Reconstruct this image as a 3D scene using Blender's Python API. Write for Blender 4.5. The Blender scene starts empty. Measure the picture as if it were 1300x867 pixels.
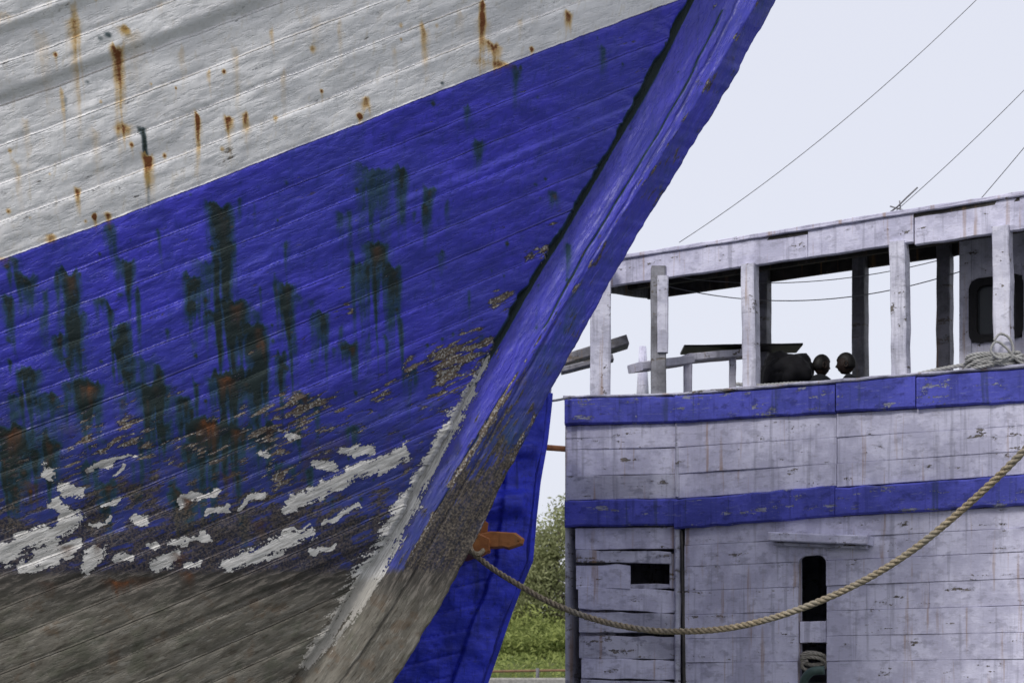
import bpy, bmesh, math, random
import numpy as np
from mathutils import Vector, Matrix
random.seed(7); rng=np.random.default_rng(7)
sc=bpy.context.scene
F=60/36*1300.0; CZ=1.6; VH=880.0
# ---------- image pixel coordinates + assumed depth -> world metres
def at(u,v,y): return Vector(((u-650)/F*y, y, CZ+(VH-v)/F*y))

# ---------------------------------------------------------------- camera / world / sun
cam=bpy.data.cameras.new("camera"); co=bpy.data.objects.new("camera",cam); sc.collection.objects.link(co)
co.location=(0,0,CZ); co.rotation_euler=(math.radians(90),0,0)
cam.lens=60; cam.sensor_width=36; cam.shift_y=(VH-433.5)/1300; cam.clip_end=5000; cam.clip_start=0.1
cam.dof.use_dof=True; cam.dof.focus_distance=13.6; cam.dof.aperture_fstop=4.5
sc.camera=co
sc.view_settings.view_transform='Standard'; sc.view_settings.look='None'; sc.view_settings.exposure=0
sd=Vector((-0.50,-0.80,0.90)).normalized()
w=bpy.data.worlds.new("World"); sc.world=w; w.use_nodes=True
nt=w.node_tree; bg=nt.nodes['Background']
sky=nt.nodes.new('ShaderNodeTexSky'); sky.sky_type='NISHITA'; sky.sun_disc=False
sky.sun_elevation=math.asin(sd.z); sky.sun_rotation=math.atan2(sd.x,sd.y)
sky.air_density=1.0; sky.dust_density=4.0; sky.ozone_density=1.0
mx=nt.nodes.new('ShaderNodeMix'); mx.data_type='RGBA'; mx.inputs[0].default_value=0.84
nt.links.new(sky.outputs[0],mx.inputs[6]); mx.inputs[7].default_value=(6.15,6.25,6.95,1)
nt.links.new(mx.outputs[2],bg.inputs[0]); bg.inputs[1].default_value=0.140
sl=bpy.data.lights.new("sun",'SUN'); sl.energy=2.0; sl.angle=math.radians(14); sl.color=(1,0.97,0.93)
so=bpy.data.objects.new("sun",sl); sc.collection.objects.link(so)
so.rotation_euler=sd.to_track_quat('Z','Y').to_euler()

# ---------------------------------------------------------------- node helper
class M:
    def __init__(s,name,rough=0.6,spec=0.3):
        s.m=bpy.data.materials.new(name); s.m.use_nodes=True; s.nt=s.m.node_tree
        s.b=s.nt.nodes['Principled BSDF']; s.b.inputs['Roughness'].default_value=rough
        s.b.inputs['Specular IOR Level'].default_value=spec
    def new(s,t): return s.nt.nodes.new(t)
    def put(s,sock,val):
        if isinstance(val,bpy.types.NodeSocket): s.nt.links.new(val,sock)
        elif isinstance(val,(tuple,list)) and len(val)==3 and sock.type=='RGBA': sock.default_value=(*val,1)
        else: sock.default_value=val
    def ma(s,op,a,b=0.0,c=None,clamp=False):
        n=s.new('ShaderNodeMath'); n.operation=op; n.use_clamp=clamp
        s.put(n.inputs[0],a); s.put(n.inputs[1],b)
        if c is not None: s.put(n.inputs[2],c)
        return n.outputs[0]
    def cen(s,v,k): return s.ma('MULTIPLY',s.ma('SUBTRACT',v,0.5),k)
    def mix(s,f,a,b,blend='MIX'):
        n=s.new('ShaderNodeMix'); n.data_type='RGBA'; n.blend_type=blend
        s.put(n.inputs[0],f); s.put(n.inputs[6],a); s.put(n.inputs[7],b); return n.outputs[2]
    def co(s): return s.new('ShaderNodeTexCoord').outputs['Object']
    def mp(s,v,sc_,loc=(0,0,0)):
        n=s.new('ShaderNodeMapping'); s.put(n.inputs[0],v); n.inputs['Scale'].default_value=sc_; n.inputs['Location'].default_value=loc
        return n.outputs[0]
    def no(s,v,scale,detail=3,rough=0.55,dist=0):
        n=s.new('ShaderNodeTexNoise'); s.put(n.inputs['Vector'],v); n.inputs['Scale'].default_value=scale
        n.inputs['Detail'].default_value=detail; n.inputs['Roughness'].default_value=rough; n.inputs['Distortion'].default_value=dist
        return n.outputs[0]
    def ss(s,v,lo,hi,a=0.0,b=1.0):
        n=s.new('ShaderNodeMapRange'); n.interpolation_type='SMOOTHSTEP'
        s.put(n.inputs[0],v)
        flip = lo>hi
        if flip: lo,hi=hi,lo; a,b=b,a
        n.inputs[1].default_value=lo; n.inputs[2].default_value=hi; n.inputs[3].default_value=a; n.inputs[4].default_value=b
        return n.outputs[0]
    def at(s,name,out='Fac'):
        n=s.new('ShaderNodeAttribute'); n.attribute_name=name; return n.outputs[out]
    def bump(s,h,dist=0.01,strength=1.0,prev=None):
        n=s.new('ShaderNodeBump'); s.put(n.inputs['Height'],h); n.inputs['Distance'].default_value=dist
        n.inputs['Strength'].default_value=strength
        if prev: s.nt.links.new(prev,n.inputs['Normal'])
        return n.outputs[0]
    def fin(s,col,norm=None,rough=None):
        s.put(s.b.inputs['Base Color'],col)
        if norm: s.nt.links.new(norm,s.b.inputs['Normal'])
        if rough is not None: s.put(s.b.inputs['Roughness'],rough)
        return s.m

# ---------------------------------------------------------------- material: big bow ship
def hull_material():
    s=M("weathered_ship_paint",0.5,0.4)
    o=s.co(); pl=s.at('pl','Vector'); q=s.at('q'); wh=s.at('wh'); rust=s.at('rust'); grn=s.at('grn')
    peel=s.at('peel'); chalk=s.at('chalk'); wl=s.at('wl'); foul=s.at('foul'); dark=s.at('dark')
    nm=s.no(o,5,4,0.6); nf=s.no(o,55,3,0.6); nb=s.no(o,1.3,2,0.5)
    grain2=s.no(s.mp(pl,(7,60,1)),1.0,3,0.6)
    flake=s.no(s.mp(pl,(6.5,26,1),(5,2,0)),1.0,4,0.62)
    mott=s.no(s.mp(pl,(2,4,1),(3,7,0)),2.0,4,0.62)
    streak=s.no(s.mp(o,(24,24,1.6)),1.0,4,0.62)
    lump=s.no(s.mp(pl,(3.6,9,1),(1,4,0)),1.0,3,0.5)
    # plank seams
    fr=s.ma('FRACT',s.ma('DIVIDE',s.ma('ADD',q,s.cen(nm,0.018)),0.235))
    dd=s.ma('MINIMUM',fr,s.ma('SUBTRACT',1.0,fr))
    seam=s.ss(dd,0.045,0.0)
    brk=s.ss(s.no(s.mp(pl,(1.3,5,1),(9,1,0)),1.0,2,0.6),0.42,0.62)
    seamn=s.ma('MULTIPLY',seam,brk)
    idx=s.ma('FLOOR',s.ma('DIVIDE',q,0.235)); wn=s.new('ShaderNodeTexWhiteNoise'); wn.noise_dimensions='1D'; s.put(wn.inputs['W'],idx)
    pv=wn.outputs['Value']
    # white paint
    white=s.mix(s.ss(mott,0.3,0.7),(0.76,0.76,0.77),(0.88,0.88,0.885))
    white=s.mix(s.ma('MULTIPLY',s.ss(streak,0.52,0.78),0.50),white,(0.58,0.51,0.38))
    white=s.mix(s.ma('MULTIPLY',s.ss(streak,0.46,0.34),0.25),white,(0.50,0.50,0.50))
    white=s.mix(s.ma('MULTIPLY',s.ss(flake,0.60,0.68),0.35),white,(0.46,0.46,0.46))
    white=s.mix(s.ma('MULTIPLY',s.ss(nb,0.48,0.68),0.30),white,(0.58,0.58,0.59))
    white=s.mix(s.ma('MULTIPLY',s.ss(nf,0.62,0.72),0.25),white,(0.42,0.38,0.32))
    # blue paint
    blue=s.mix(s.ss(mott,0.3,0.7),(0.040,0.043,0.38),(0.068,0.064,0.61))
    blue=s.mix(s.ma('MULTIPLY',s.ss(nb,0.40,0.62),0.55),blue,(0.044,0.054,0.37))
    blue=s.mix(s.ma('MULTIPLY',pv,0.28),blue,(0.033,0.034,0.28))
    blue=s.mix(s.ma('MULTIPLY',s.ss(flake,0.62,0.72),0.38),blue,(0.15,0.155,0.62))
    blue=s.mix(s.ma('MULTIPLY',s.ss(flake,0.40,0.30),0.45),blue,(0.025,0.028,0.20))
    blue=s.mix(s.ma('MULTIPLY',s.ss(streak,0.50,0.70),0.45),blue,(0.018,0.036,0.23))
    isw=s.ss(s.ma('ADD',wh,s.cen(nm,0.03)),-0.006,0.006)
    col=s.mix(isw,blue,white)
    # worn, dull low zone
    fz=s.ma('ADD',foul,s.cen(mott,1.5))
    col=s.mix(s.ma('MULTIPLY',s.ss(fz,0.22,0.88),0.76),col,(0.028,0.043,0.140))
    col=s.mix(s.ma('MULTIPLY',s.ma('MULTIPLY',s.ss(foul,0.3,0.9),s.ss(nm,0.52,0.66)),0.55),col,(0.055,0.040,0.045))
    # seams dirt
    col=s.mix(s.ma('MULTIPLY',seamn,0.6),col,s.mix(isw,(0.012,0.015,0.08),(0.34,0.30,0.24)))
    # green-black weeping, plus the shadow line painted into the stem seam
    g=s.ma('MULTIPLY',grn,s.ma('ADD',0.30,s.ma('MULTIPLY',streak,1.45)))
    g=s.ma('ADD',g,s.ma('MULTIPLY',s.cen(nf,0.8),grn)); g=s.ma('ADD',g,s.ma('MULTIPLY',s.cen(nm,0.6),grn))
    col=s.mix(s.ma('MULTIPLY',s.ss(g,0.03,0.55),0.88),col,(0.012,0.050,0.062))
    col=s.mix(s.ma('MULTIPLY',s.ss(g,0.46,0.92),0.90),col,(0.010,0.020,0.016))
    # peeled wood
    pk=s.ma('ADD',peel,s.cen(flake,2.5)); pk=s.ma('ADD',pk,s.cen(nm,0.6)); pk=s.ma('ADD',pk,s.cen(mott,0.8))
    isp=s.ss(pk,0.62,0.68); rim=s.ss(pk,0.44,0.62)
    wood=s.mix(s.ss(grain2,0.35,0.65),(0.050,0.036,0.028),(0.18,0.140,0.105))
    wood=s.mix(s.ss(nf,0.50,0.62),wood,(0.36,0.35,0.33))
    col=s.mix(s.ma('MULTIPLY',rim,0.70),col,(0.014,0.018,0.045))
    col=s.mix(isp,col,wood)
    # fouled dark above the waterline
    dk=s.ma('ADD',dark,s.ma('ADD',s.cen(flake,1.7),s.cen(nm,1.3)))
    col=s.mix(s.ma('MULTIPLY',s.ss(dk,0.34,0.56),0.88),col,s.mix(s.ss(nf,0.38,0.62),(0.018,0.019,0.024),(0.100,0.080,0.060)))
    # chalky filler
    ck=s.ma('ADD',chalk,s.ma('ADD',s.cen(flake,1.5),s.ma('ADD',s.cen(nf,0.9),s.cen(mott,.5))))
    isc=s.ss(ck,0.44,0.54)
    col=s.mix(s.ma('MULTIPLY',s.ss(ck,0.3,0.46),0.6),col,(0.02,0.022,0.04))
    col=s.mix(isc,col,s.mix(s.ss(grain2,0.3,0.7),(0.40,0.39,0.37),(0.70,0.69,0.67)))
    # below the waterline
    wv=s.ma('ADD',wl,s.ma('ADD',s.cen(nm,0.10),s.cen(flake,0.14)))
    isg=s.ss(wv,0.04,-0.03)
    grey=s.mix(s.ss(mott,0.3,0.7),(0.115,0.105,0.084),(0.21,0.195,0.162))
    grey=s.mix(s.ma('MULTIPLY',s.ss(flake,0.55,0.66),0.6),grey,(0.31,0.295,0.26))
    grey=s.mix(s.ma('MULTIPLY',s.ss(flake,0.45,0.33),0.75),grey,(0.055,0.044,0.032))
    grey=s.mix(s.ma('MULTIPLY',s.ss(nm,0.52,0.66),0.45),grey,(0.090,0.100,0.066))
    grey=s.mix(s.ma('MULTIPLY',s.ss(nm,0.42,0.32),0.50),grey,(0.13,0.085,0.05))
    grey=s.mix(s.ma('MULTIPLY',s.ss(wv,-0.40,0.0),.9),grey,s.mix(s.ss(flake,0.45,0.6),(0.036,0.033,0.030),(0.15,0.132,0.115)))
    grey=s.mix(s.ma('MULTIPLY',seam,0.6),grey,(0.025,0.021,0.017))
    grey=s.mix(isc,grey,(0.42,0.40,0.36))
    keepc=s.ma('MULTIPLY',isg,s.ma('SUBTRACT',1.0,s.ma('MULTIPLY',isc,s.ss(wv,-0.1,0.0))))
    col=s.mix(keepc,col,grey)
    # rust
    r=s.ma('MULTIPLY',rust,s.ma('ADD',0.3,s.ma('ADD',s.ma('MULTIPLY',streak,0.8),s.ma('MULTIPLY',nf,0.6))))
    col=s.mix(s.ma('MULTIPLY',s.ss(r,0.06,0.7),0.85),col,s.mix(isw,(0.085,0.038,0.018),(0.64,0.42,0.13)))
    col=s.mix(s.ma('MULTIPLY',s.ss(r,0.50,0.92),s.mix(isw,(.75,.75,.75),(1,1,1))),col,(0.19,0.062,0.016))
    # relief
    h=s.ma('MULTIPLY',seam,-0.50)
    h=s.ma('ADD',h,s.ma('MULTIPLY',s.ma('SUBTRACT',isp,s.ma('MULTIPLY',isc,0.6)),-0.28))
    h=s.ma('ADD',h,s.ma('MULTIPLY',lump,0.75))
    h=s.ma('ADD',h,s.ma('MULTIPLY',nm,0.35))
    h=s.ma('ADD',h,s.ma('MULTIPLY',s.ss(flake,0.50,0.60),0.14))
    h=s.ma('ADD',h,s.ma('MULTIPLY',nf,0.10))
    n1=s.bump(h,0.013,1.0)
    rough=s.ma('ADD',0.38,s.ma('MULTIPLY',s.ma('MAXIMUM',s.ma('MAXIMUM',isp,isg),s.ma('MAXIMUM',isw,s.ss(g,0.1,0.5))),0.36))
    return s.fin(col,n1,rough)

# generic weathered paint on timber for the other craft
def paint(name,c1,c2,under=(0.20,0.18,0.165),peel=0.68,streakc=(0.30,0.17,0.07),sfac=0.55,rough=0.65,bumpd=0.012,sx=1.8,dirt=0.4):
    s=M(name,rough,0.25); o=s.co()
    gr=s.no(s.mp(o,(sx,sx,11)),1.0,4,0.68); fi=s.no(s.mp(o,(8,8,50)),1.0,3,0.6)
    nm=s.no(o,2.1,5,0.68); nf=s.no(o,40,3,0.6); st=s.no(s.mp(o,(11,11,0.55)),1.0,4,0.62); fl=s.no(s.mp(o,(6,6,11),(3,1,5)),1.0,4,.68)
    col=s.mix(s.ss(nm,0.40,0.60),c1,c2)
    col=s.mix(s.ma('MULTIPLY',s.ss(fl,0.52,0.64),dirt*1.2),col,tuple(x*0.58 for x in c1))
    col=s.mix(s.ma('MULTIPLY',s.ss(fi,0.58,0.72),dirt*0.6),col,under)
    col=s.mix(s.ma('MULTIPLY',s.ss(st,0.46,0.32),0.55),col,tuple(x*0.55 for x in c1))
    pk=s.ma('ADD',gr,s.ma('ADD',s.cen(nf,0.34),s.ma('ADD',s.cen(nm,0.36),s.cen(fl,0.45))))
    isp=s.ss(pk,peel,peel+0.03)
    col=s.mix(isp,col,s.mix(s.ss(fi,0.4,0.6),under,tuple(x*0.45 for x in under)))
    col=s.mix(s.ma('MULTIPLY',s.ss(st,0.58,0.70),sfac),col,streakc)
    h=s.ma('ADD',s.ma('MULTIPLY',gr,0.4),s.ma('ADD',s.ma('MULTIPLY',fi,0.12),s.ma('MULTIPLY',isp,-0.3)))
    h=s.ma('ADD',h,s.ma('ADD',s.ma('MULTIPLY',fl,0.6),s.ma('MULTIPLY',nf,0.12)))
    return s.fin(col,s.bump(h,bumpd,1.0))
MW=paint("weathered_white_paint",(0.47,0.465,0.60),(0.64,0.635,0.78))
MWD=paint("grimy_white_paint",(0.34,0.34,0.43),(0.50,0.50,0.60),peel=0.63,dirt=0.6,sfac=0.5)
MB=paint("faded_blue_paint",(0.055,0.065,0.33),(0.085,0.095,0.48),under=(0.26,0.27,0.36),peel=0.62,streakc=(0.03,0.045,0.10),sfac=0.6,dirt=.6)
MP=paint("post_white_paint",(0.48,0.48,0.58),(0.66,0.66,0.76),peel=0.66,sx=6)
MD=paint("dark_bare_timber",(0.035,0.032,0.03),(0.07,0.062,0.055),peel=0.7)
MG=paint("grey_timber",(0.15,0.15,0.165),(0.27,0.27,0.30),peel=0.62)
MO=paint("varnished_brown_wood",(0.30,0.11,0.035),(0.44,0.18,0.06),under=(0.14,0.07,0.03),peel=0.7)
MB2=paint("bright_blue_paint",(0.028,0.042,0.44),(0.046,0.065,0.70),under=(0.10,0.12,0.40),peel=0.70,streakc=(0.012,0.022,0.13),sfac=0.6,bumpd=0.02,rough=.45)
def plain(name,c,rough=0.6,var=0.3):
    s=M(name,rough); o=s.co(); n=s.no(o,12,4,0.6)
    return s.fin(s.mix(s.ss(n,0.3,0.7),tuple(x*(1-var) for x in c),c),s.bump(n,0.01,0.6))
MK=plain("black_rubber",(0.012,0.012,0.013),0.5); MT=plain("dark_tarpaulin",(0.008,0.008,0.011),0.85)
MWIRE=plain("galvanised_wire",(0.24,0.24,0.26)); MPIPE=plain("green_pipe",(0.06,0.10,0.09),0.4)
MSKIN=plain("brown_skin",(0.020,0.011,0.008),0.6,.2); MHAIR=plain("black_hair",(0.005,0.0045,0.0045),0.6); MSHIRT=plain("dark_shirt",(0.009,0.010,0.014),0.9)

# ---------------------------------------------------------------- mesh builder
def link(o,parent=None):
    sc.collection.objects.link(o)
    if parent is not None: o.parent=parent
    return o
def empty(name):
    e=bpy.data.objects.new(name,None); e.empty_display_size=0.2; sc.collection.objects.link(e); return e
class B:
    def __init__(s,mats): s.v=[]; s.f=[]; s.mi=[]; s.mats=mats
    def add(s,vs,fs,m=0):
        n=len(s.v); s.v+= [tuple(x) for x in vs]; s.f+=[tuple(i+n for i in f) for f in fs]; s.mi+=[m]*len(fs)
    def loft(s,rings,m=0,cap=True,closed=True):
        k=len(rings[0]); vs=[p for r in rings for p in r]; fs=[]
        for i in range(len(rings)-1):
            for j in range(k if closed else k-1):
                a=i*k+j; b=i*k+(j+1)%k; fs.append((a,b,b+k,a+k))
        if cap: fs.append(tuple(range(k))[::-1]); fs.append(tuple((len(rings)-1)*k+j for j in range(k)))
        s.add(vs,fs,m)
    def beam(s,p,q,w,h,up=(0,0,1),m=0,c=0.012,seg=6,jit=0.003,side=None):
        p=Vector(p); q=Vector(q); d=(q-p).normalized(); up=Vector(up)
        if side is not None: sd_=Vector(side).normalized()
        else: sd_=d.cross(up).normalized()
        u2=sd_.cross(d).normalized(); c=min(c,w*.3,h*.3)
        pr=[(-w/2+c,-h/2),(w/2-c,-h/2),(w/2,-h/2+c),(w/2,h/2-c),(w/2-c,h/2),(-w/2+c,h/2),(-w/2,h/2-c),(-w/2,-h/2+c)]
        rings=[]
        for i in range(seg+1):
            ce=p.lerp(q,i/seg)+sd_*random.uniform(-jit,jit)+u2*random.uniform(-jit,jit)
            rings.append([ce+sd_*(a+random.uniform(-jit,jit)*.5)+u2*(b+random.uniform(-jit,jit)*.5) for a,b in pr])
        s.loft(rings,m)
    def tube(s,pts,r,m=0,k=8,cap=True):
        pts=[Vector(p) for p in pts]; rings=[]
        n=None
        for i,p in enumerate(pts):
            t=(pts[min(i+1,len(pts)-1)]-pts[max(i-1,0)]).normalized()
            if n is None:
                n=t.cross(Vector((0,0,1))); 
                if n.length<0.01: n=t.cross(Vector((0,1,0)))
                n.normalize()
            n=(n-t*n.dot(t)).normalized(); b=t.cross(n)
            rr=r[i] if isinstance(r,(list,tuple)) else r
            rings.append([p+(n*math.cos(2*math.pi*j/k)+b*math.sin(2*math.pi*j/k))*rr for j in range(k)])
        s.loft(rings,m,cap)
    def obj(s,name,parent=None,smooth=False):
        me=bpy.data.meshes.new(name); me.from_pydata(s.v,[],s.f)
        for m in s.mats: me.materials.append(m)
        me.polygons.foreach_set('material_index',s.mi)
        if smooth: me.polygons.foreach_set('use_smooth',[True]*len(me.polygons))
        bm=bmesh.new(); bm.from_mesh(me); bmesh.ops.recalc_face_normals(bm,faces=bm.faces); bm.to_mesh(me); bm.free()
        me.update(); return link(bpy.data.objects.new(name,me),parent)

def smoothpath(pts,n):
    pts=[Vector(p) for p in pts]; out=[]
    P=[pts[0]*2-pts[1]]+pts+[pts[-1]*2-pts[-2]]
    for i in range(1,len(P)-2):
        for k in range(n):
            t=k/n; a,b,c,d=P[i-1],P[i],P[i+1],P[i+2]
            out.append(0.5*((2*b)+(c-a)*t+(2*a-5*b+4*c-d)*t*t+(3*b-a-3*c+d)*t**3))
    out.append(pts[-1]); return out
def resample(pts,step):
    out=[pts[0]]; acc=0
    for a,b in zip(pts,pts[1:]):
        L=(b-a).length
        if L<1e-9: continue
        t=step-acc
        while t<=L: out.append(a.lerp(b,t/L)); t+=step
        acc=(acc+L)%step
    return out
def rope(bd,pts,R,pitch=None,m=0,strands=3,step=None,k=7):
    pitch=pitch or R*6.5; step=step or pitch/10
    p=resample(smoothpath(pts,12),step); n=None
    fr=[]
    for i,x in enumerate(p):
        t=(p[min(i+1,len(p)-1)]-p[max(i-1,0)]).normalized()
        if n is None: n=t.orthogonal().normalized()
        n=(n-t*n.dot(t)).normalized(); fr.append((x,n,t.cross(n)))
    for s_ in range(strands):
        line=[]
        for i,(x,a,b) in enumerate(fr):
            th=2*math.pi*(i*step/pitch+s_/strands); line.append(x+(a*math.cos(th)+b*math.sin(th))*R*0.50)
        bd.tube(line,R*0.56,m,k)

# ---------------------------------------------------------------- numpy noise
def _h(ix,iy,seed):
    n=(ix.astype(np.int64)*374761393+iy.astype(np.int64)*668265263+seed*1442695041)&0x7fffffff
    n=((n^(n>>13))*1274126177)&0x7fffffff
    return ((n^(n>>16))&0xffff)/65535.0
def vn(x,y,seed=0):
    x=np.asarray(x,float); y=np.asarray(y,float)
    ix=np.floor(x); iy=np.floor(y); fx=x-ix; fy=y-iy; fx=fx*fx*(3-2*fx); fy=fy*fy*(3-2*fy)
    ix=ix.astype(np.int64); iy=iy.astype(np.int64)
    a=_h(ix,iy,seed); b=_h(ix+1,iy,seed); c=_h(ix,iy+1,seed); d=_h(ix+1,iy+1,seed)
    return (a*(1-fx)+b*fx)*(1-fy)+(c*(1-fx)+d*fx)*fy
def fbm(x,y,seed=0,o=4):
    r=0;a=.5;t=0
    for i in range(o): r=r+a*vn(x*2**i,y*2**i,seed+i*17); t+=a; a*=.55
    return r/t

# ---------------------------------------------------------------- THE BIG BOW
YS=13.77; SG=0.075
def line_fit(pts,y,deg):
    w_=[at(u,v,y) for u,v in pts]; return np.polyfit([p.z for p in w_],[p.x for p in w_],deg)
Spts=[(877,0),(848,50),(822,100),(780,180),(735,260),(692,320),(657,385),(630,430),(590,500),(547,580),(508,650),(475,715),(428,775),(370,867)]
Opts=[(985,0),(943,75),(900,150),(847,240),(775,352),(715,462),(665,565),(600,690),(550,780),(500,867)]
Cpts=[(962,0),(925,62),(882,132),(828,222),(750,332),(678,440),(612,550),(552,655),(496,760),(440,867)]
ps=line_fit(Spts,YS,5); po=line_fit(Opts,13.95,4); pc=line_fit(Cpts,13.85,3)
def ext(p,Z,lo=1.7,hi=7.25):
    Zc=np.clip(Z,lo,hi); dp=np.polyder(p); return np.polyval(p,Zc)+np.polyval(dp,Zc)*(Z-Zc)
def Xs(Z): return ext(ps,Z)
def bread(d,Z):
    A=1.2+0.30*np.clip(Z,-1,9); return A*(1-np.exp(-np.maximum(d,0)/3.6))
def Yh(X,Z): return YS-bread(Xs(Z)-X,Z)
def hp(u,v):
    y=12.5
    for _ in range(14): p=at(u,v,y); y=0.4*y+0.6*float(Yh(np.float64(p.x),np.float64(p.z)))
    p=at(u,v,y); return p.x,p.z
bnd=[hp(u,v) for u,v in [(0,331),(130,281),(300,216),(460,155),(600,99),(720,54),(850,3)]]
pb=np.polyfit([p[0] for p in bnd],[p[1] for p in bnd],2)
def Q(X,Z):
    X0=np.clip(X,-4.5,2.5); base=np.polyval(pb,X0)+np.polyval(np.polyder(pb),X0)*(X-X0)
    return Z-base
ZW=[hp(60,728)[1],at(520,724,YS).z]; XW=[hp(60,728)[0],at(520,724,YS).x]
def WL(X,Z): return Z-np.interp(X,XW,ZW)
PX=0.0058
# weeping marks: u, v top, length, half width, strength, rust at the core
drips=[(278,255,230,14,1.2,.3),(298,380,170,15,1.2,.6),(325,412,150,12,1.1,.5),(365,358,150,9,1,.3),(478,310,160,12,1,.6),(500,338,130,9,.9,.3),
(510,214,110,7,.8,.05),(475,210,190,26,.55,0),(85,341,140,11,1.15,.6),(160,328,60,9,.9,.1),(195,486,100,15,1.05,.3),(113,485,100,14,1.15,.8),(38,462,80,12,.9,.1),
(232,503,70,11,.9,.3),(408,400,120,8,.95,.1),(545,236,90,8,.65,.3),(155,410,90,9,.95,.1),(445,436,60,9,.9,.6),(62,557,80,9,.85,.6),(14,540,140,22,1.15,.8),
(262,530,180,24,1.15,1),(355,448,90,7,.8,.1),(285,474,130,17,1.15,.9),(702,243,30,8,.8,.9),(722,301,100,6,.65,0),(606,178,60,8,.7,0),(138,283,110,8,.65,.1),
(32,348,60,11,.85,0),(10,375,90,8,.85,0),(75,423,60,8,.9,.4),(125,378,35,8,.7,0),(300,540,100,17,1,.8),(340,540,80,12,.9,.6),(385,497,60,9,.9,.7),
(235,626,80,13,1,1),(138,612,80,10,.9,.6),(205,536,60,10,.7,.2),(448,542,40,9,.65,.4),(330,428,90,8,.9,.6),(18,328,45,7,.7,.3),(235,348,100,6,.5,0),
(520,468,90,10,.45,0),(560,318,60,7,.45,0),(430,268,80,7,.5,0),(590,128,60,6,.4,0),(655,78,80,7,.5,.2),(765,60,60,6,.5,0),(540,262,60,5,.5,0),(265,330,160,20,.5,0),(95,400,120,16,.45,0),(320,470,150,22,.5,0),(455,330,150,12,.5,0),(180,450,180,26,.35,0),(60,500,150,26,.4,0)]
for _ in range(75):
    u=rng.uniform(0,430); v=rng.uniform(340,650); drips.append((u,v,rng.uniform(20,100),rng.uniform(2,7),rng.uniform(.3,.8),rng.uniform(0,.6)*(v>440)))
for _ in range(26):
    drips.append((rng.uniform(250,640),rng.uniform(200,540),rng.uniform(30,120),rng.uniform(2,5),rng.uniform(.2,.5),rng.uniform(0,.3)))
rusts=[(612,5,90,4,1),(627,52,45,11,.9),(618,75,25,22,.35),(720,10,45,4,.8),(463,120,32,5,.9),(462,128,30,14,.3),(250,145,75,3,.85),(293,148,30,5,.8),(312,143,24,4,.6),(350,146,12,4,.8),
(96,230,60,4,.9),(150,58,100,7,.6),(158,35,14,9,.6),(93,0,150,5,.5),(136,268,22,5,1),(62,296,14,7,.9),(55,302,8,14,.4),(537,30,70,4,.5),(160,155,30,10,.5),(155,160,12,12,.4),
(183,185,90,4,.75),(205,0,25,6,.3),(397,58,10,4,.7),(640,78,10,14,.8),(250,145,140,8,.35),(0,20,30,20,.4),(3,325,14,12,.6),(145,60,180,6,.5),(190,190,80,5,.55),(313,150,100,4,.4),(612,20,90,14,.3),(30,150,110,5,.35),(430,30,90,4,.35),(90,20,200,9,.38),
(50,40,160,12,.30),(170,40,140,14,.30),(300,60,130,6,.32),(360,90,90,5,.34),(540,35,80,9,.34),(720,12,60,8,.34),(230,60,110,5,.34),(20,200,110,6,.34),(290,150,110,5,.42),(120,160,120,7,.32),(500,60,80,4,.32),(660,20,50,4,.34),(400,20,120,8,.28),(585,20,80,6,.3),(265,90,60,3,.6),(75,110,90,3,.55),(345,30,70,3,.5),
(150,735,30,20,.8),(240,725,40,10,.6),(85,690,30,14,.5),(225,700,35,12,.6),(125,690,40,6,.5),(180,730,20,20,.4),(150,825,30,5,.4),(60,735,25,14,.4),(290,600,60,14,.45),(40,610,60,14,.45),(330,660,40,14,.4)]
darks=[(183,162,180,2.6,.8),(180,160,10,5,1),(161,38,9,5,1.2),(138,44,7,5,1.2),(128,48,6,4,1),(250,146,7,3,1),(562,104,5,4,1),(110,103,4,3,1),(612,6,8,3,1),(80,120,60,3,.3),(200,290,60,3,.5),(92,10,60,3,.35)]
specks=[]
for _ in range(210):
    k_=rng.integers(-17,7); x_=rng.uniform(-4.2,1.9); specks.append((x_,k_*0.235+rng.choice([0.05,0.185])+rng.uniform(-.015,.015),rng.uniform(.008,.018),rng.uniform(.03,.18),rng.uniform(.4,1.0)))
chalks=[((368,641),(512,572),8),((402,590),(422,594),7),((440,577),(470,566),6),((292,717),(350,692),9),((350,695),(392,680),8),((5,702),(98,658),10),((35,720),(98,690),9),
((70,640),(84,652),8),((62,598),(64,600),7),((80,622),(100,626),6),((108,722),(128,700),8),((175,661),(182,661),6),((365,555),(376,557),5),((328,576),(336,576),5),((222,688),(232,684),6),
((198,716),(222,706),8),((240,716),(250,712),4),((258,676),(262,676),3),((150,712),(162,706),5),((480,595),(500,588),4),((195,690),(199,688),4),
((110,600),(170,576),3),((230,640),(275,622),3),((410,665),(455,645),3),((300,640),(335,625),3)]
for _ in range(14):
    u=rng.uniform(0,440); v=rng.uniform(600,725); l=rng.uniform(4,35); chalks.append(((u,v),(u+l,v-l*.45),rng.uniform(1.8,3.2)))
strip=[(618,450),(594,495),(568,540),(542,590),(517,635),(494,680),(472,722),(442,770),(405,815),(385,840)]
stw=[4,9,11,12,14,19,24,15,9,6]
peels=[((600,425),(565,470),20,.50),((630,440),(600,490),12,.55),((520,465),(560,450),12,.35),((420,398),(445,390),8,.55),((340,590),(385,520),26,.24),((260,560),(420,510),24,.24),
((200,575),(150,560),22,.2),((625,385),(650,375),9,.65),((675,322),(690,318),8,.7),((330,635),(360,610),12,.35),((600,560),(640,500),8,.4),((470,510),(520,480),14,.35),((540,520),(600,440),16,.30),
((300,470),(330,420),7,.25),((100,570),(180,540),18,.22),((700,280),(690,330),4,.35)]
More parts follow.
